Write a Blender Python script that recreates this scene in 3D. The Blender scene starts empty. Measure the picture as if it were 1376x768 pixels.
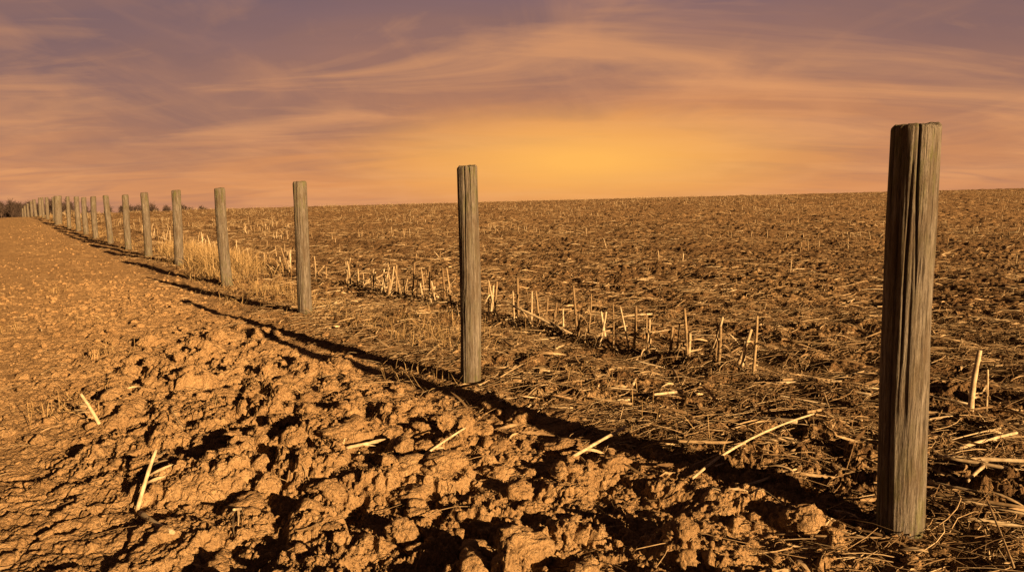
import bpy, math, numpy as np
from mathutils import Vector, noise as mn
rng=np.random.default_rng(7)
sc=bpy.context.scene
sc.view_settings.view_transform='Standard'; sc.view_settings.look='None'; sc.view_settings.exposure=0

# ---------------- noise ----------------
def h2(ix,iy,k):
    a=(ix.astype(np.int64)*73856093 ^ iy.astype(np.int64)*19349663 ^ (k*83492791+1013)) & 0xFFFFFFFF
    a=(a^(a>>16))*0x45d9f3b & 0xFFFFFFFF
    a=(a^(a>>16))*0x45d9f3b & 0xFFFFFFFF
    a=a^(a>>16)
    return (a&0xFFFFFF)/float(0x1000000)
def vn(x,y,seed,per=None):
    ix=np.floor(x);iy=np.floor(y);fx=x-ix;fy=y-iy
    ix=ix.astype(np.int64);iy=iy.astype(np.int64)
    ux=fx*fx*fx*(fx*(fx*6-15)+10);uy=fy*fy*fy*(fy*(fy*6-15)+10)
    ix1=ix+1
    if per: ix=ix%per; ix1=ix1%per
    a=h2(ix,iy,seed);b=h2(ix1,iy,seed);c=h2(ix,iy+1,seed);d=h2(ix1,iy+1,seed)
    return (a+(b-a)*ux+(c-a)*uy+(a-b-c+d)*ux*uy)*2-1
def fbm(x,y,o,seed,gain=.5):
    s=0;a=1;t=0
    for i in range(o):
        s=s+a*vn(x*2**i+i*17.3,y*2**i-i*9.1,seed+i); t+=a; a*=gain
    return s/t
def clod(x,y,cell,seed,prob=1.0,rmin=.3,rmax=.95):
    X=x/cell;Y=y/cell
    ix=np.floor(X).astype(np.int64);iy=np.floor(Y).astype(np.int64)
    out=np.zeros_like(X)
    for dx in (-1,0,1):
        for dy in (-1,0,1):
            cx=ix+dx;cy=iy+dy
            qx=X-cx-h2(cx,cy,seed);qy=Y-cy-h2(cx,cy,seed+1)
            r=rmin+(rmax-rmin)*h2(cx,cy,seed+2)**1.5
            k=h2(cx,cy,seed+3)<prob
            an=h2(cx,cy,seed+4)*6.283;ca=np.cos(an);sa=np.sin(an)
            u=(qx*ca+qy*sa)/r;v=(-qx*sa+qy*ca)/r*1.35
            d=np.maximum(np.abs(u)*.8+np.abs(v)*.45,np.sqrt(u*u+v*v)*.92)
            tilt=(h2(cx,cy,seed+5)-.5)*1.6
            h=np.minimum((1-d)*2.2,.62+tilt*u*.8)
            out=np.maximum(out,np.clip(h,0,1.2)*r*cell*k*.8)
    return out
def sm(t):
    t=np.clip(t,0,1);return t*t*(3-2*t)
def sdist(x,y): return .798*x+.602*y-2.586
def adist(x,y): return -.602*(x-1.427)+.798*(y-2.398)

def hbase(x,y):
    H=np.clip(2.1+.026*x-.75*sm((-28-x)/30),-.3,5.5)
    p=sm((y-5)/80)
    far=sm((y-85)/60)
    h=H*p
    return h*(1-far)+far*(np.minimum(h,5)-.0125*np.maximum(y-85,0))
def hfull(x,y):
    s=sdist(x,y); a=adist(x,y)
    d=np.sqrt(x*x+y*y)
    w1=vn(x*9,y*9,51);w3=vn(x*9+50,y*9,53)
    wx=x+.03*w1+.018*vn(x*27,y*27,52)+.011*vn(x*70,y*70,55)
    wy=y+.03*w3+.018*vn(x*27+50,y*27,54)+.011*vn(x*70,y*70+9,56)
    edge=s+.12*vn(a*1.3,a*0+3,60)+.06*vn(a*5,a*0+8,61)
    L=1-sm((edge+.15)/.4)
    strip=np.exp(-((s+1.45)/.85)**2)
    m1=sm((fbm(x*.9,y*.9,3,70)+.25)*1.6)
    m2=sm((fbm(x*2.1,y*2.1,2,75)+.3)*1.6)
    near=np.clip(1.25-d/11,.25,1)
    rough=L*(.12+.50*strip*(.4+.6*m1)*(.5+.5*near)+.20*m2*near)+(1-L)*(.36+.36*m2)
    big=clod(wx,wy,.26,100,.5)*np.clip(L*strip*1.0,0,1)*.72*near
    mid=clod(wx,wy,.12,200,.6)
    sml=clod(wx,wy,.05,300,.7)
    tin=clod(wx,wy,.022,400,.7)
    h=hbase(x,y)+.04*fbm(x*.5,y*.5,3,80)*np.clip(d/3,0,1)
    h=h+big+rough*(mid*1.+sml*.8)+tin*(.14+.5*rough)
    t1=1-np.abs(fbm(wx*6,wy*6,6,90,.66))*2.2
    h=h+rough*.062*t1+rough*.03*fbm(x*40,y*40,4,93,.75)+.005*fbm(x*35,y*35,4,95,.75)
    c1=np.abs(fbm(wx*4,wy*4,3,97));h=h-L*(1-strip*.7)*.025*np.exp(-(c1/.05)**2)*near
    h=h+(1-L)*.022*np.cos((s-1.68)/.76*2*math.pi)*np.clip(s/1.5,0,1)
    h=h+(1-L)*np.clip((d-12)/20,0,1)*.10*np.maximum(fbm(x*1.6,y*1.6,3,85),-.1)
    h=h-.022*np.exp(-((edge+.42)/.16)**2)+.02*np.exp(-((edge+.05)/.22)**2)
    return h

# ---------------- mesh util ----------------
def make(name,V,F,mat,attrs=None,smooth=True):
    me=bpy.data.meshes.new(name)
    V=np.asarray(V,dtype=np.float32);F=np.asarray(F,dtype=np.int32)
    n=F.shape[1]
    me.vertices.add(len(V));me.vertices.foreach_set('co',V.ravel())
    me.loops.add(F.size);me.loops.foreach_set('vertex_index',F.ravel())
    me.polygons.add(len(F));me.polygons.foreach_set('loop_start',np.arange(0,F.size,n,dtype=np.int32))
    me.update(calc_edges=True)
    if attrs:
        for k,v in attrs.items():
            at=me.attributes.new(k,'FLOAT','POINT');at.data.foreach_set('value',np.asarray(v,dtype=np.float32))
    if smooth: me.shade_smooth()
    else: me.shade_flat()
    me.materials.append(mat)
    ob=bpy.data.objects.new(name,me);sc.collection.objects.link(ob)
    return ob
class B:
    def __init__(s): s.V=[];s.F=[];s.R=[];s.n=0
    def add(s,V,F,R):
        s.V.append(V);s.F.append(F+s.n);s.R.append(R);s.n+=len(V)
    def build(s,name,mat,smooth=True):
        return make(name,np.concatenate(s.V),np.concatenate(s.F),mat,{'rnd':np.concatenate(s.R)},smooth)
def tubes(b,P0,P1,rad,K=3,S=4,bend=.04,rnd=None,cap=False,taper=.75,jit=0):
    N=len(P0);D=P1-P0;L=np.linalg.norm(D,axis=1,keepdims=True);d=D/np.maximum(L,1e-6)
    up=np.where(np.abs(d[:,2:3])>.8,np.array([[1.,0,0]]),np.array([[0,0,1.]]))
    u=np.cross(d,up);u/=np.linalg.norm(u,axis=1,keepdims=True);v=np.cross(u,d)
    t=np.linspace(0,1,K)
    be=rng.normal(0,1,(N,1))*bend*L; be2=np.abs(rng.normal(0,1,(N,1)))*bend*.5*L
    rs=[1-(1-taper)*tt for tt in t]; ts=list(t)
    if jit: rs=[r*(1+jit*((i%2)*1.0)) for i,r in enumerate(rs)]
    if cap: ts=[0]+ts+[1]; rs=[.02]+rs+[.02]
    rings=[]
    for tt,rr in zip(ts,rs):
        q=4*tt*(1-tt)
        c=P0+D*tt+u*be*q+v*be2*q
        for j in range(S):
            a=2*math.pi*j/S
            rings.append(c+(u*math.cos(a)+v*math.sin(a))*(rad*rr)[:,None])
    KK=len(ts)
    V=np.stack(rings,1)
    f=[]
    for i in range(KK-1):
        for j in range(S):
            f.append([i*S+j,i*S+(j+1)%S,(i+1)*S+(j+1)%S,(i+1)*S+j])
    f=np.array(f);F=(np.arange(N)[:,None,None]*(KK*S)+f[None]).reshape(-1,4)
    if rnd is None: rnd=rng.random(N)
    b.add(V.reshape(-1,3),F,np.repeat(rnd,KK*S))
def ribbons(b,P,head,L,W,el,droop,K=6,rnd=None,ground=True,cs=.35):
    N=len(P);t=np.linspace(0,1,K)[None,:]
    hx=np.sin(head)[:,None];hy=np.cos(head)[:,None]
    curl=rng.normal(0,cs,(N,1))
    hor=L[:,None]*t*np.cos(el)[:,None]
    cx=P[:,0:1]+hor*(hx+curl*t*hy);cy=P[:,1:2]+hor*(hy-curl*t*hx)
    cz=P[:,2:3]+L[:,None]*(t*np.sin(el)[:,None]-droop[:,None]*t*t)
    if ground:
        g=hfull(cx.ravel(),cy.ravel()).reshape(cx.shape)+.004
        cz=np.maximum(cz,g)
    w=W[:,None]*np.sin(np.clip(t*.85+.15,0,1)*math.pi)**.6*.5+.0004
    tw=rng.normal(0,.8,(N,1))+rng.normal(0,1.2,(N,1))*t
    sx=hy*np.cos(tw);sy=-hx*np.cos(tw);sz=np.sin(tw)
    A=np.stack([cx+sx*w,cy+sy*w,cz+sz*w],-1);C=np.stack([cx-sx*w,cy-sy*w,cz-sz*w],-1)
    V=np.stack([A,C],2).reshape(N,K*2,3)
    f=np.array([[2*i,2*i+1,2*i+3,2*i+2] for i in range(K-1)])
    F=(np.arange(N)[:,None,None]*(K*2)+f[None]).reshape(-1,4)
    if rnd is None: rnd=rng.random(N)
    b.add(V.reshape(-1,3),F,np.repeat(rnd,K*2))

# ---------------- materials ----------------
def mat(name):
    m=bpy.data.materials.new(name);m.use_nodes=True
    nt=m.node_tree;nt.nodes.clear()
    o=nt.nodes.new('ShaderNodeOutputMaterial');p=nt.nodes.new('ShaderNodeBsdfPrincipled')
    p.inputs['Roughness'].default_value=.95
    p.inputs['Specular IOR Level'].default_value=.1
    nt.links.new(p.outputs[0],o.inputs[0])
    return m,nt,p
def N(nt,t,**k):
    n=nt.nodes.new(t)
    for a,v in k.items(): setattr(n,a,v)
    return n
def noise(nt,vec,scale,detail=4,rough=.6,dist=0):
    n=N(nt,'ShaderNodeTexNoise');n.inputs['Scale'].default_value=scale;n.inputs['Detail'].default_value=detail
    n.inputs['Roughness'].default_value=rough;n.inputs['Distortion'].default_value=dist
    if vec: nt.links.new(vec,n.inputs['Vector'])
    return n.outputs[0]
def ramp(nt,f,st):
    r=N(nt,'ShaderNodeValToRGB');e=r.color_ramp.elements
    while len(e)<len(st): e.new(.5)
    for i,(p,c) in enumerate(st):
        e[i].position=p;e[i].color=(c,c,c,1) if isinstance(c,(int,float)) else (*c,1)
    nt.links.new(f,r.inputs[0]);return r.outputs[0]
def mix(nt,f,a,b,mode='MIX'):
    m=N(nt,'ShaderNodeMix',data_type='RGBA',blend_type=mode)
    for s,v in ((m.inputs[0],f),(m.inputs[6],a),(m.inputs[7],b)):
        if isinstance(v,(int,float)): s.default_value=v
        elif isinstance(v,tuple): s.default_value=(*v,1)
        else: nt.links.new(v,s)
    return m.outputs[2]
def math_(nt,op,a,b=0,clamp=False):
    m=N(nt,'ShaderNodeMath',operation=op);m.use_clamp=clamp
    for s,v in ((m.inputs[0],a),(m.inputs[1],b)):
        if isinstance(v,(int,float)): s.default_value=v
        else: nt.links.new(v,s)
    return m.outputs[0]
def bump(nt,p,h,st,dist):
    b=N(nt,'ShaderNodeBump');b.inputs['Strength'].default_value=st;b.inputs['Distance'].default_value=dist
    nt.links.new(h,b.inputs['Height']);nt.links.new(b.outputs[0],p.inputs['Normal'])

def soil_mat(name,with_attr=True):
    m,nt,p=mat(name)
    g=N(nt,'ShaderNodeNewGeometry').outputs['Position']
    n1=noise(nt,g,1.3,4,.65);n2=noise(nt,g,14,5,.72);n3=noise(nt,g,90,3,.7)
    dry=ramp(nt,n2,[(.28,(.28,.175,.088)),(.5,(.41,.262,.135)),(.75,(.53,.36,.20))])
    dry=mix(nt,ramp(nt,n1,[(.35,.5),(.62,0.)]),dry,(.26,.155,.075))
    if with_attr:
        at=N(nt,'ShaderNodeAttribute',attribute_name='field').outputs['Fac']
        dark=ramp(nt,n2,[(.3,(.075,.042,.022)),(.52,(.155,.092,.046)),(.75,(.28,.175,.09))])
        mp=N(nt,'ShaderNodeMapping');mp.inputs['Rotation'].default_value=(0,0,.6);mp.inputs['Scale'].default_value=(1,3,1)
        nt.links.new(g,mp.inputs[0])
        n4=noise(nt,mp.outputs[0],9,5,.75,.6)
        n5=noise(nt,g,.35,4,.65)
        fac=math_(nt,'ADD',n4,math_(nt,'MULTIPLY',math_(nt,'SUBTRACT',n5,.5),.5))
        dark=mix(nt,ramp(nt,fac,[(.52,0.),(.60,.8)]),dark,(.43,.285,.15))
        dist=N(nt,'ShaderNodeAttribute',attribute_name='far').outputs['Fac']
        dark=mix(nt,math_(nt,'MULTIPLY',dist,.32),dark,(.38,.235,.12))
        col=mix(nt,at,dry,dark)
    else: col=dry
    col=mix(nt,ramp(nt,n3,[(.35,.45),(.6,0.)]),col,mix(nt,1.,col,(.45,.4,.35),'MULTIPLY'))
    nt.links.new(col,p.inputs['Base Color'])
    v=N(nt,'ShaderNodeTexVoronoi',feature='F1');v.inputs['Scale'].default_value=70
    dd=N(nt,'ShaderNodeVectorMath',operation='ADD');nt.links.new(g,dd.inputs[0])
    nn=N(nt,'ShaderNodeTexNoise');nn.inputs['Scale'].default_value=40;nt.links.new(g,nn.inputs['Vector'])
    sc_=N(nt,'ShaderNodeVectorMath',operation='SCALE');sc_.inputs['Scale'].default_value=.03;nt.links.new(nn.outputs[1],sc_.inputs[0])
    nt.links.new(sc_.outputs[0],dd.inputs[1]);nt.links.new(dd.outputs[0],v.inputs['Vector'])
    h=math_(nt,'ADD',noise(nt,g,50,6,.78),math_(nt,'MULTIPLY',v.outputs['Distance'],-.6))
    bump(nt,p,h,1.,.022)
    return m
M_ground=soil_mat('field_soil');M_clod=soil_mat('dry_clod_soil',False)

def straw_mat(name,c0,c1,c2):
    m,nt,p=mat(name)
    r=N(nt,'ShaderNodeAttribute',attribute_name='rnd').outputs['Fac']
    g=N(nt,'ShaderNodeNewGeometry').outputs['Position']
    col=ramp(nt,r,[(0,c0),(.5,c1),(1,c2)])
    col=mix(nt,ramp(nt,noise(nt,g,35,2,.7),[(.4,.6),(.62,0.)]),col,mix(nt,1.,col,(.5,.42,.34),'MULTIPLY'))
    nt.links.new(col,p.inputs['Base Color']);p.inputs['Roughness'].default_value=.75
    return m
M_straw=straw_mat('straw',(.11,.068,.035),(.27,.185,.105),(.50,.39,.25))
M_stalk=straw_mat('corn_stalk',(.17,.115,.065),(.32,.235,.14),(.50,.41,.285))
M_grass=straw_mat('dry_grass_blades',(.20,.13,.06),(.31,.215,.105),(.42,.31,.17))
M_tree=straw_mat('tree_bark',(.06,.045,.045),(.075,.055,.05),(.10,.07,.06))

m,nt,p=mat('weathered_wood');M_wood=m
tc=N(nt,'ShaderNodeTexCoord');oi=N(nt,'ShaderNodeObjectInfo')
off=N(nt,'ShaderNodeVectorMath',operation='MULTIPLY_ADD');off.inputs[1].default_value=(1,1,1)
nt.links.new(tc.outputs['Object'],off.inputs[0])
cx=N(nt,'ShaderNodeCombineXYZ')
rr=math_(nt,'MULTIPLY',oi.outputs['Random'],40)
for i in range(3): nt.links.new(rr,cx.inputs[i])
nt.links.new(cx.outputs[0],off.inputs[2])
mp=N(nt,'ShaderNodeMapping');mp.inputs['Scale'].default_value=(1,1,.06);nt.links.new(off.outputs[0],mp.inputs[0])
mp2=N(nt,'ShaderNodeMapping');mp2.inputs['Scale'].default_value=(1,1,.3);nt.links.new(off.outputs[0],mp2.inputs[0])
g1=noise(nt,mp.outputs[0],55,6,.7,.3);g2=noise(nt,mp.outputs[0],190,4,.7);g3=noise(nt,mp2.outputs[0],13,6,.75)
col=ramp(nt,g1,[(.28,(.035,.028,.023)),(.43,(.105,.087,.071)),(.6,(.185,.160,.138)),(.78,(.27,.24,.215))])
col=mix(nt,ramp(nt,g2,[(.36,.8),(.54,0.)]),col,(.03,.022,.016))
col=mix(nt,ramp(nt,g3,[(.46,0.),(.62,.75)]),col,(.082,.060,.042))
sep=N(nt,'ShaderNodeSeparateXYZ');nt.links.new(tc.outputs['Object'],sep.inputs[0])
mz=ramp(nt,math_(nt,'MULTIPLY',sep.outputs[2],.66),[(0,1.),(.18,.3),(.5,.05),(.75,.3),(.98,.9)])
moss=math_(nt,'MULTIPLY',mz,ramp(nt,noise(nt,mp2.outputs[0],24,5,.7),[(.49,0.),(.62,.7)]))
col=mix(nt,moss,col,(.085,.09,.028))
nt.links.new(col,p.inputs['Base Color'])
bump(nt,p,math_(nt,'ADD',math_(nt,'MULTIPLY',g1,1.),math_(nt,'MULTIPLY',g2,.6)),1.,.010)

# ---------------- terrain ----------------
thd=np.radians(np.linspace(-50,50,1150));thc=np.radians(np.linspace(50,310,90))[1:-1]
th=np.concatenate([thd,thc]);nT=len(th)
r=np.concatenate([np.linspace(.03,1.5,14)[:-1],np.exp(np.linspace(math.log(1.5),math.log(12),980)),np.exp(np.linspace(math.log(12.05),math.log(125),480)),np.exp(np.linspace(math.log(127),math.log(5000),60))])
R,T=np.meshgrid(r,th,indexing='ij')
X=(R*np.sin(T)).ravel();Y=(R*np.cos(T)).ravel()
Z=hfull(X,Y)
s=sdist(X,Y)
fld=sm((s+.45+.35*fbm(X*1.5,Y*1.5,3,500)+.25*fbm(X*9,Y*9,2,510))/.6)
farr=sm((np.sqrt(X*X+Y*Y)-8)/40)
i=np.arange(len(r)-1)[:,None]*nT;j=np.arange(nT)[None,:];j1=(j+1)%nT
F=np.stack([i+j,i+j1,i+nT+j1,i+nT+j],-1).reshape(-1,4)
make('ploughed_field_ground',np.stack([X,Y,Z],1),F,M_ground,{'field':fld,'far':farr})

# ---------------- loose clods ----------------
import bmesh
def tmpl(sub,seed):
    bm=bmesh.new();bmesh.ops.create_icosphere(bm,subdivisions=sub,radius=1)
    V=np.array([v.co[:] for v in bm.verts]);F=np.array([[v.index for v in f.verts] for f in bm.faces]);bm.free()
    rs=np.random.default_rng(seed)
    pl=rs.normal(size=(9,3));pl/=np.linalg.norm(pl,axis=1,keepdims=True);dd=rs.uniform(.5,.85,9)
    out=[]
    for v in V:
        q=Vector(v)+Vector((seed*7.1,seed*3.3,seed))
        d=1+.35*mn.noise(q*1.1)
        k=pl@v
        for kk,t in zip(k,dd):
            if kk*d>t: d=t/kk
        d+=.18*mn.noise(q*2.6)+.19*mn.noise(q*5)+.13*mn.noise(q*11)+.08*mn.noise(q*22)
        out.append(v*d)
    return np.array(out),F
def place_clods(b,sub,nt_,x,y,size):
    gz=hfull(x,y)
    which=rng.integers(0,nt_,len(x))
    for k in range(nt_):
        V,F=tmpl(sub,k*5+sub*31+1);I=np.where(which==k)[0];n=len(I)
        if n==0: continue
        q=rng.normal(size=(n,4));q/=np.linalg.norm(q,axis=1,keepdims=True);w,a,c,d=q.T
        Rm=np.stack([1-2*(c*c+d*d),2*(a*c-d*w),2*(a*d+c*w),2*(a*c+d*w),1-2*(a*a+d*d),2*(c*d-a*w),2*(a*d-c*w),2*(c*d+a*w),1-2*(a*a+c*c)],1).reshape(n,3,3)
        sc3=size[I][:,None]*rng.uniform(.65,1.4,(n,3))
        W=np.einsum('nij,vj->nvi',Rm,V)*sc3[:,None,:]*np.array([1,1,.75])
        W+=np.stack([x[I],y[I],gz[I]+size[I]*.05],1)[:,None,:]
        FF=(np.arange(n)[:,None,None]*len(V)+F[None]).reshape(-1,3)
        b.add(W.reshape(-1,3),FF,np.repeat(rng.random(n),len(V)))
def strip_pts(n,amin,amax,smu,ssd,smax=-.1):
    a=rng.uniform(0,1,n)**1.6*(amax-amin)+amin
    s_=rng.normal(smu,ssd,n);k=s_<smax;a=a[k];s_=s_[k]
    x=1.427-.602*a+.798*s_;y=2.398+.798*a+.602*s_
    k=(y>1.3);return x[k],y[k]
b=B()
x,y=strip_pts(280,-1.5,6,-1.2,.5);place_clods(b,4,6,x,y,rng.uniform(.03,.09,len(x)))
x,y=strip_pts(2800,-2,12,-1.5,1.0);place_clods(b,3,6,x,y,.010+.034*rng.random(len(x))**2)
x,y=strip_pts(7000,-2,18,-2.0,1.6);place_clods(b,2,5,x,y,.004+.014*rng.random(len(x))**2)
x,y=strip_pts(500,8,40,-1.3,1.);place_clods(b,2,5,x,y,rng.uniform(.015,.035,len(x)))
b.build('soil_clods',M_clod)

# ---------------- residue ----------------
def fan(n,r0,r1,pw=0.,smin=-.1,smax=1e9,edge=.3):
    u=rng.random(n)
    rr=np.exp(math.log(r0)+u*(math.log(r1)-math.log(r0))) if pw==0 else (r0**pw+u*(r1**pw-r0**pw))**(1/pw)
    t=np.radians(rng.uniform(-47,47,n));x=rr*np.sin(t);y=rr*np.cos(t);s=sdist(x,y)+rng.normal(0,edge,n)
    k=(s>smin)&(s<smax);return x[k],y[k]
def lay(b,x,y,L,rad,K=3,S=4,bend=.05,cap=False,rnd=None,tilt=.0,jit=0):
    a=rng.uniform(0,2*math.pi,len(x));dx=np.sin(a)*L/2;dy=np.cos(a)*L/2
    z0=hfull(x-dx,y-dy);z1=hfull(x+dx,y+dy);zm=hfull(x,y)
    lift=np.maximum(0,zm-(z0+z1)/2)*.6+rad*.5
    ex=np.abs(rng.normal(0,1,len(x)))*tilt*L
    P0=np.stack([x-dx,y-dy,z0+lift],1);P1=np.stack([x+dx,y+dy,z1+lift+ex],1)
    tubes(b,P0,P1,rad,K,S,bend,rnd,cap,jit=jit)
b=B()
def clumpy(x,y,f,th):
    k=fbm(x*f,y*f,3,700)+rng.normal(0,.2,len(x))>th;return x[k],y[k]
x,y=clumpy(*fan(56000,2.,9,1.),1.4,-.10);n=len(x);lay(b,x,y,rng.uniform(.03,.28,n),rng.uniform(.0008,.003,n),4,3,.09,tilt=.07)
x,y=clumpy(*fan(54000,6,30,1.),.7,-.06);n=len(x);lay(b,x,y,rng.uniform(.06,.34,n),rng.uniform(.002,.0055,n),3,3,.07,tilt=.06)
x,y=clumpy(*fan(40000,25,95,1.,smin=.3),.35,-.02);n=len(x);lay(b,x,y,rng.uniform(.12,.5,n),rng.uniform(.004,.012,n),2,3,.0,tilt=.14)
x,y=fan(3200,2,14,1.,smin=-9,smax=-.3);x,y=clumpy(x,y,1.2,.10);n=len(x);lay(b,x,y,rng.uniform(.03,.2,n),rng.uniform(.001,.0028,n),4,3,.08,tilt=.06)
x,y=fan(8500,2,16,1.,smin=-.2);n=len(x)
z=hfull(x,y)+.006;ribbons(b,np.stack([x,y,z],1),rng.uniform(0,6.28,n),rng.uniform(.05,.24,n),rng.uniform(.004,.018,n),rng.uniform(-.1,.4,n),rng.uniform(0,.5,n),cs=.2)
x,y=fan(300,2,12,1.,smin=-8,smax=-.4);n=len(x)
z=hfull(x,y)+.006;ribbons(b,np.stack([x,y,z],1),rng.uniform(0,6.28,n),rng.uniform(.05,.2,n),rng.uniform(.004,.012,n),rng.uniform(0,.5,n),rng.uniform(0,.5,n),cs=.2)
b.build('straw_residue',M_straw)
b=B()
x,y=fan(1100,2.2,10,1.,smin=.1);n=len(x);lay(b,x,y,rng.uniform(.08,.45,n),.0025+.0075*rng.random(n)**1.5,6,8,.018,True,tilt=.06,jit=.1)
x,y=clumpy(*fan(5200,8,40,1.,smin=.2),.5,-.02);n=len(x);lay(b,x,y,rng.uniform(.12,.5,n),rng.uniform(.004,.010,n),4,5,.02,True,tilt=.06)
x,y=fan(60,2.2,10,1.,smin=-8,smax=-.5);n=len(x);lay(b,x,y,rng.uniform(.08,.3,n),rng.uniform(.003,.007,n),5,6,.02,True,tilt=.1)
b.build('corn_stalk_litter',M_stalk)

for (x0,y0,z0,x1,y1,z1,rd) in [
 (1.32,3.71,.03,1.52,3.54,.03,.015),(1.73,4.39,.03,2.24,4.55,.04,.014),(.77,2.81,.03,1.58,3.48,.08,.006),
 (1.79,2.85,.05,2.02,2.60,.03,.008),(.28,3.05,.02,.58,3.37,.08,.008),(-.77,3.07,.02,-.64,3.16,.05,.008),
 (-.44,3.02,.03,-.23,3.28,.04,.006),(-1.42,2.50,.04,-1.18,2.27,.03,.010),(-1.49,2.60,.0,-1.46,2.71,.25,.008),
 (-2.24,3.60,.0,-2.33,3.6,.20,.009),(2.15,3.18,.03,2.53,3.32,.06,.009),(2.58,3.74,-.02,2.62,3.76,.44,.016),
 (2.78,3.9,0,2.70,3.8,.32,.008),(-1.05,2.55,.02,-1.0,2.35,.10,.006),(2.0,3.1,.02,2.5,2.95,.03,.010)]:
    b=B();g0=float(hfull(np.array([x0]),np.array([y0]))[0]);g1=float(hfull(np.array([x1]),np.array([y1]))[0])
    if z1>.15: g1=g0
    P0=np.array([[x0,y0,g0+z0*.5]]);P1=np.array([[x1,y1,g1+z1*.8+.01]])
    tubes(b,P0,P1,np.array([rd]),9,10,.015,np.array([.9]),True,.75,.12)
    nl=5;tt=rng.uniform(.1,.8,nl);Pl=P0+(P1-P0)*tt[:,None]
    hd=math.atan2(x1-x0,y1-y0)+rng.normal(0,.25,nl)
    ribbons(b,Pl,hd,rng.uniform(.05,.14,nl),rng.uniform(.005,.014,nl),rng.uniform(0,.35,nl),rng.uniform(.1,.5,nl),8,np.full(nl,.7),cs=.15)
    b.build('corn_stalk',M_stalk)

# ---------------- standing stubble in rows ----------------
b=B();bx=[];by=[];bk=[]
for k in range(0,95):
    s0=1.68+.76*k
    a=np.arange(-45,120,.09 if k==0 else (.13 if k<12 else .2));a=a+rng.normal(0,.03,len(a));ss=s0+rng.normal(0,.07,len(a))
    x=1.427-.602*a+.798*ss;y=2.398+.798*a+.602*ss;d=np.hypot(x,y)
    if k==0: pr=np.where((a>1.7)&(a<4.4),.85,0)+np.where((a>=4.4)&(a<5.4),.4,0)+np.where((a>5.7)&(a<8.8),1,0)+np.where((a>9.5)&(a<16),.45,0)+np.where(a>16,.4,0)
    else:
        pm=sm((fbm(a*.25,a*0+k*.45,2,800)-.10)*3)
        pr=pm*np.interp(d,[0,12,18,30,80],[.0,.01,.16,.42,.5])
    keep=(rng.random(len(a))<pr)&(y>1.5)&(np.abs(x/np.maximum(y,.1))<1.05)&(d<100)
    bx.append(x[keep]);by.append(y[keep]);bk.append(np.full(keep.sum(),k))
x=np.concatenate(bx);y=np.concatenate(by);kk=np.concatenate(bk);d=np.hypot(x,y);z=hfull(x,y)
for lo,hi,K,S in ((0,12,7,9),(12,30,3,5),(30,101,2,3)):
    I=(d>=lo)&(d<hi);n=I.sum();first=(kk[I]==0)
    L=np.where(first,rng.uniform(.20,.47,n),rng.uniform(.12,.30,n))
    tl=rng.normal(0,.13,(n,2));f_=rng.random(n)<.14;tl[f_]*=6
    P0=np.stack([x[I],y[I],z[I]-.02],1);P1=P0+np.stack([tl[:,0]*L,tl[:,1]*L,L],1)
    P1[f_,2]=P0[f_,2]+L[f_]*.6
    tubes(b,P0,P1,np.where(first,rng.uniform(.007,.015,n),rng.uniform(.007,.013,n)),K,S,.02,None,True,.75,.10)
    m_=3 if lo==0 else (2 if lo==12 else 1)
    q=np.repeat(P0+(P1-P0)*rng.uniform(.2,.7,(n,1)),m_,0)
    ribbons(b,q+rng.normal(0,.01,q.shape),rng.uniform(0,6.28,len(q)),rng.uniform(.06,.22,len(q)),rng.uniform(.006,.016,len(q)),rng.uniform(.3,1.5,len(q)),rng.uniform(.6,1.6,len(q)),7 if lo==0 else 4)
b.build('corn_stubble',M_stalk)

# ---------------- dry grass ----------------
b=B()
def tuft(cx_,cy_,n,sa,ss_,L0,L1,w=.004):
    a=rng.normal(0,sa,n);s_=rng.normal(0,ss_,n)
    x=cx_-.602*a+.798*s_;y=cy_+.798*a+.602*s_;z=hfull(x,y)-.005
    ribbons(b,np.stack([x,y,z],1),rng.uniform(0,6.28,n),rng.uniform(L0,L1,n),np.full(n,w),rng.uniform(.8,1.55,n),rng.uniform(.05,.5,n),6)
tuft(-5.7,13.4,2600,.9,.28,.2,.52,.006)
tuft(-7.6,16.3,1500,1.3,.3,.2,.5,.008)
tuft(-5.0,11.6,500,.7,.25,.1,.3,.005)
tuft(-3.2,9.3,450,.8,.25,.1,.28,.004)
tuft(-.75,6.4,260,.5,.25,.08,.3,.003)
for a in np.arange(1,60,.7):
    s_=rng.normal(.35,.25);tuft(1.427-.602*a+.798*s_,2.398+.798*a+.602*s_,int(rng.uniform(15,90)),.25,.12,.05,.22,.003+.0001*a)
for cx_,cy_ in ((-3.2,5.4),(-4.3,7.),(-1.5,4.2),(-5.,6.6),(-6.5,9.5),(-2.6,3.9)):
    tuft(cx_,cy_,60,.14,.12,.06,.2,.003)
b.build('dry_grass',M_grass)

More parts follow.
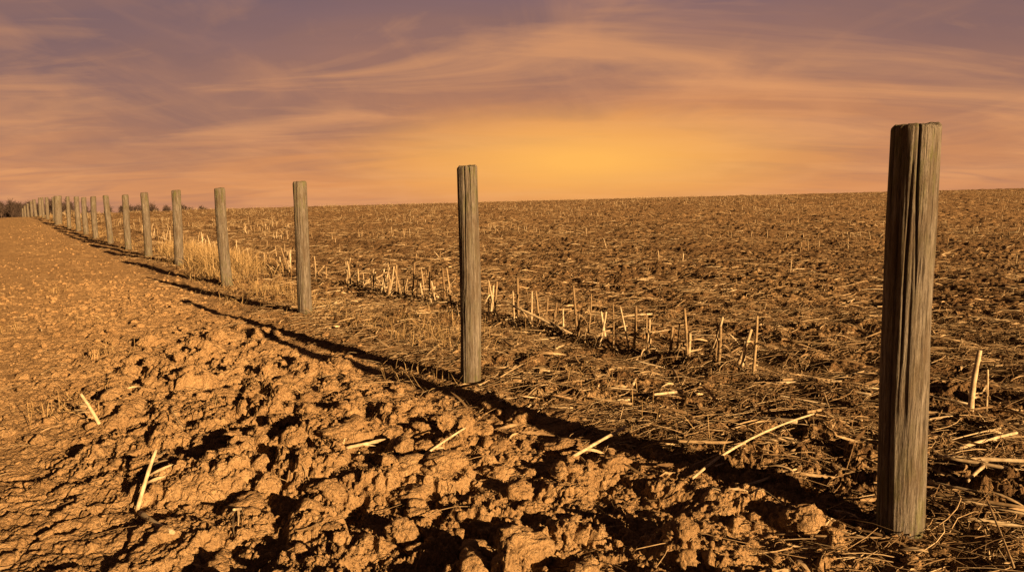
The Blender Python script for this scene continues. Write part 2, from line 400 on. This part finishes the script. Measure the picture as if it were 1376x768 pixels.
# ---------------- posts ----------------
def post(x,y,rad,H,lx,ly,nA,nZ,seed):
    z=np.linspace(-.25,H,nZ);tt=np.linspace(0,2*math.pi,nA,endpoint=False)
    Zg,A=np.meshgrid(z,tt,indexing='ij')
    def pn(fa,fz,sd): return vn(A/(2*math.pi)*fa,Zg*fz,sd,per=fa)
    rr=rad*(1+.05*pn(4,.9,seed)+.025*pn(9,2.5,seed+1)-.05*(Zg/H-.4))
    rr=rr+.0022*pn(34,1.6,seed+2)+.0014*pn(70,3.5,seed+3)
    R2=np.random.default_rng(seed)
    for c in range(10):
        a0=R2.uniform(0,6.28);zc=R2.uniform(.2,H);zl=R2.uniform(.2,.8);w=R2.uniform(.02,.045);dp=R2.uniform(.005,.016)
        if c<3: zc=H;w*=1.3;dp*=1.6
        if c==0: a0=-1.9;zl=.5
        wand=a0+.10*vn(Zg*2.2+c*9,Zg*0+c,seed+9)
        da=np.abs((A-wand+math.pi)%(2*math.pi)-math.pi)
        rr=rr-dp*np.exp(-(da/w)**2)*np.exp(-((Zg-zc)/zl)**4)
    edge=np.clip((Zg-(H-.012))/.012,0,1);rr=rr-edge**2*.006
    V=[];
    V.append(np.stack([rr*np.cos(A),rr*np.sin(A),Zg+ (Zg>H-.2)*((Zg-H+.2)/.2)*(.008*np.cos(A-1)+.004*vn(A*3,A*0+2,seed+5))],-1).reshape(-1,3))
    top=rr[-1];ztop=V[0][-nA:,2]
    rings=[.93,.8,.62,.42,.2,.04]
    for q in rings:
        V.append(np.stack([top*q*np.cos(tt),top*q*np.sin(tt),H+(ztop-H)*q+.003+.003*vn(np.cos(tt)*q*6+9,np.sin(tt)*q*6+9,seed+7)],1))
    V=np.concatenate(V);nr=nZ+len(rings)
    lean=np.clip(V[:,2:3]/H,0,2);bow=.012*np.sin(lean*3.1)*R2.normal();V[:,0:1]+=lx*lean+bow;V[:,1:2]+=ly*lean
    i=np.arange(nr-1)[:,None]*nA;j=np.arange(nA)[None,:];j1=(j+1)%nA
    F=np.stack([i+j,i+j1,i+nA+j1,i+nA+j],-1).reshape(-1,4)
    ob=make('wooden_fence_post',V,F,M_wood)
    ob.location=(x,y,float(hbase(np.array([x]),np.array([y]))[0]))
PX=[(1.427,2.398,.076,1.49,-.035,0),(-.284,4.546,.068,1.485,-.012,0),(-2.305,7.547,.076,1.50,-.02,0),(-4.38,10.45,.078,1.50,-.055,0),
(-6.60,13.5,.083,1.52,.015,0),(-8.5,15.95,.082,1.50,-.02,0),(-10.2,18.15,.080,1.46,.0,0),(-11.95,20.35,.08,1.45,-.07,0),(-13.75,22.6,.08,1.42,0,0)]
for i,q in enumerate(PX): post(*q,200 if i<2 else (110 if i<5 else 48),260 if i<2 else (120 if i<5 else 40),900+i*20)
for i,yy in enumerate([25,27.4,30.1,33.8,37.7,41.4,45,48.7,53,59.4,64.6,70.6,77.6]):
    xx=1.41-.755*(yy-2.45)
    thick=(i==3)
    post(xx+rng.normal(0,.08),yy,.17 if thick else .085+rng.uniform(-.01,.02),1.40+rng.uniform(-.05,.06),rng.normal(0,.04),0,28,24,2000+i*7)

# ---------------- distant trees ----------------
b=B()
for t in range(190):
    u=rng.random();yy=rng.uniform(380,470);rx=-.98+u*.34 if t<150 else rng.uniform(-.62,-.40);x0=yy*rx
    g=float(hbase(np.array([x0]),np.array([yy]))[0]);H=rng.uniform(7,13.5)*(1 if t<150 else .75)
    n=130;P0=np.zeros((n,3));a=rng.uniform(0,6.28,n);st=rng.uniform(.12,.75,n)*H
    P0[:,0]=x0;P0[:,1]=yy;P0[:,2]=g+st
    Lb=(H-st*.75)*rng.uniform(.25,.6,n);el=rng.uniform(.35,1.3,n)
    P1=P0+np.stack([np.cos(a)*np.cos(el)*Lb,np.sin(a)*np.cos(el)*Lb,np.sin(el)*Lb],1)
    tubes(b,P0,P1,rng.uniform(.05,.20,n),3,3,.08,None,False,.3)
    Q0=P0+(P1-P0)*rng.uniform(.4,1,(n,1));Q1=Q0+rng.normal(0,.8,(n,3))
    tubes(b,Q0,Q1,rng.uniform(.03,.10,n),2,3,0,None,False,.4)
    tubes(b,np.array([[x0,yy,g-.5]]),np.array([[x0,yy,g+H*.9]]),np.array([.25]),4,6,.02,None,False,.25)
n=7000;yy=rng.uniform(380,470,n);xx=yy*rng.uniform(-.98,-.42,n);g=hbase(xx,yy)
P0=np.stack([xx,yy,g],1);P1=P0+np.stack([rng.normal(0,.8,n),rng.normal(0,.8,n),rng.uniform(.8,4,n)],1)
tubes(b,P0,P1,rng.uniform(.06,.24,n),2,3,0,None,False,.4)
b.build('distant_tree_row',M_tree)

# ---------------- world ----------------
EL=14.;AZ=137.
w=bpy.data.worlds.new('sky');sc.world=w;w.use_nodes=True;nt=w.node_tree;nt.nodes.clear()
out=N(nt,'ShaderNodeOutputWorld');bg=N(nt,'ShaderNodeBackground');bg2=N(nt,'ShaderNodeBackground');add=N(nt,'ShaderNodeAddShader')
sky=N(nt,'ShaderNodeTexSky',sky_type='NISHITA');sky.sun_disc=False;sky.sun_elevation=math.radians(EL);sky.sun_rotation=math.radians(AZ)
nt.links.new(sky.outputs[0],bg2.inputs[0]);bg2.inputs[1].default_value=.0015
tc=N(nt,'ShaderNodeTexCoord');nz=N(nt,'ShaderNodeVectorMath',operation='NORMALIZE');nt.links.new(tc.outputs['Generated'],nz.inputs[0]);D=nz.outputs[0]
sp=N(nt,'ShaderNodeSeparateXYZ');nt.links.new(D,sp.inputs[0]);zz=math_(nt,'MAXIMUM',sp.outputs[2],0)
wob=math_(nt,'MULTIPLY',math_(nt,'SUBTRACT',noise(nt,D,3.,3,.5),.5),.07)
e=math_(nt,'MULTIPLY',math_(nt,'ADD',zz,wob),3.0)
base=ramp(nt,e,[(0,(.50,.225,.14)),(.10,(.68,.285,.12)),(.24,(.47,.21,.118)),(.42,(.305,.158,.125)),(.68,(.205,.128,.145)),(1.,(.16,.107,.14))])
def glow(g,sx,R,pw):
    a=N(nt,'ShaderNodeVectorMath',operation='SUBTRACT');nt.links.new(D,a.inputs[0]);a.inputs[1].default_value=Vector(g).normalized()
    c=N(nt,'ShaderNodeVectorMath',operation='MULTIPLY');nt.links.new(a.outputs[0],c.inputs[0]);c.inputs[1].default_value=sx
    l=N(nt,'ShaderNodeVectorMath',operation='LENGTH');nt.links.new(c.outputs[0],l.inputs[0])
    f=math_(nt,'SUBTRACT',1,math_(nt,'DIVIDE',math_(nt,'ADD',l.outputs['Value'],wob),R),True)
    return math_(nt,'POWER',f,pw)
G1=glow((.10,1,.070),(.9,1,4.2),.36,1.25);G2=glow((.06,1,.075),(.95,1,3.6),.80,.95)
den=math_(nt,'ADD',zz,.14)
cb=N(nt,'ShaderNodeCombineXYZ');nt.links.new(math_(nt,'DIVIDE',sp.outputs[0],den),cb.inputs[0]);nt.links.new(math_(nt,'DIVIDE',sp.outputs[1],den),cb.inputs[1])
def cl(rot,scl,sc_,loc,lo,hi,amt,dist=.6,det=5):
    q=N(nt,'ShaderNodeMapping');q.inputs['Rotation'].default_value=(0,0,rot);q.inputs['Scale'].default_value=scl;q.inputs['Location'].default_value=loc
    nt.links.new(cb.outputs[0],q.inputs[0])
    return ramp(nt,noise(nt,q.outputs[0],sc_,det,.55,dist),[(lo,0.),(hi,amt)])
inv=math_(nt,'SUBTRACT',1,math_(nt,'MULTIPLY',G2,1.1),True)
zl=ramp(nt,zz,[(.03,.25),(.11,1.)])
c=mix(nt,math_(nt,'MULTIPLY',G2,.88),base,(.86,.33,.085))
A1=math_(nt,'MULTIPLY',math_(nt,'MULTIPLY',cl(.35,(.5,.8,1),.9,(3,1,0),.36,.60,.88,.5,5),math_(nt,'ADD',inv,.15,True)),zl)
c=mix(nt,A1,c,(.222,.125,.120))
c=mix(nt,math_(nt,'MULTIPLY',cl(.45,(.55,1.1,1),1.3,(1,9,0),.44,.64,.62,.8,6),zl),c,(.31,.155,.115))
c=mix(nt,cl(-.45,(.5,1.2,1),1.3,(11,2,0),.46,.68,.62,.8,6),c,(.80,.355,.14))
c=mix(nt,cl(-.30,(1.1,.4,1),1.5,(8,4,0),.48,.72,.34,.8,6),c,(.78,.34,.14))
c=mix(nt,math_(nt,'MULTIPLY',cl(.25,(.5,1.5,1),2.4,(5,3,0),.48,.68,.35,.9,6),inv),c,(.25,.135,.12))
c=mix(nt,math_(nt,'MULTIPLY',G1,1.15,True),c,(1.0,.475,.10))
bk=ramp(nt,sp.outputs[1],[(0.,.25),(.45,1.)])
zk=ramp(nt,zz,[(.32,1.),(.62,.25)])
c=mix(nt,1.,c,bk,'MULTIPLY');c=mix(nt,1.,c,zk,'MULTIPLY')
nt.links.new(c,bg.inputs[0]);bg.inputs[1].default_value=1.
nt.links.new(bg.outputs[0],add.inputs[0]);nt.links.new(bg2.outputs[0],add.inputs[1]);nt.links.new(add.outputs[0],out.inputs[0])

sl=bpy.data.lights.new('sun','SUN');sl.energy=15.;sl.angle=math.radians(.5);sl.color=(1,.63,.28)
so=bpy.data.objects.new('sun',sl);sc.collection.objects.link(so)
e_=math.radians(EL);dv=Vector((-.683*math.cos(e_),.73*math.cos(e_),-math.sin(e_)))
so.rotation_euler=dv.to_track_quat('-Z','Y').to_euler();so.location=(10,-10,8)

cd=bpy.data.cameras.new('camera');cam=bpy.data.objects.new('camera',cd);sc.collection.objects.link(cam)
cd.lens=24;cd.sensor_width=36;cd.clip_start=.05;cd.clip_end=8000
cam.location=(0,0,1.2);cam.rotation_euler=(math.radians(90-6.35),0,0);sc.camera=cam
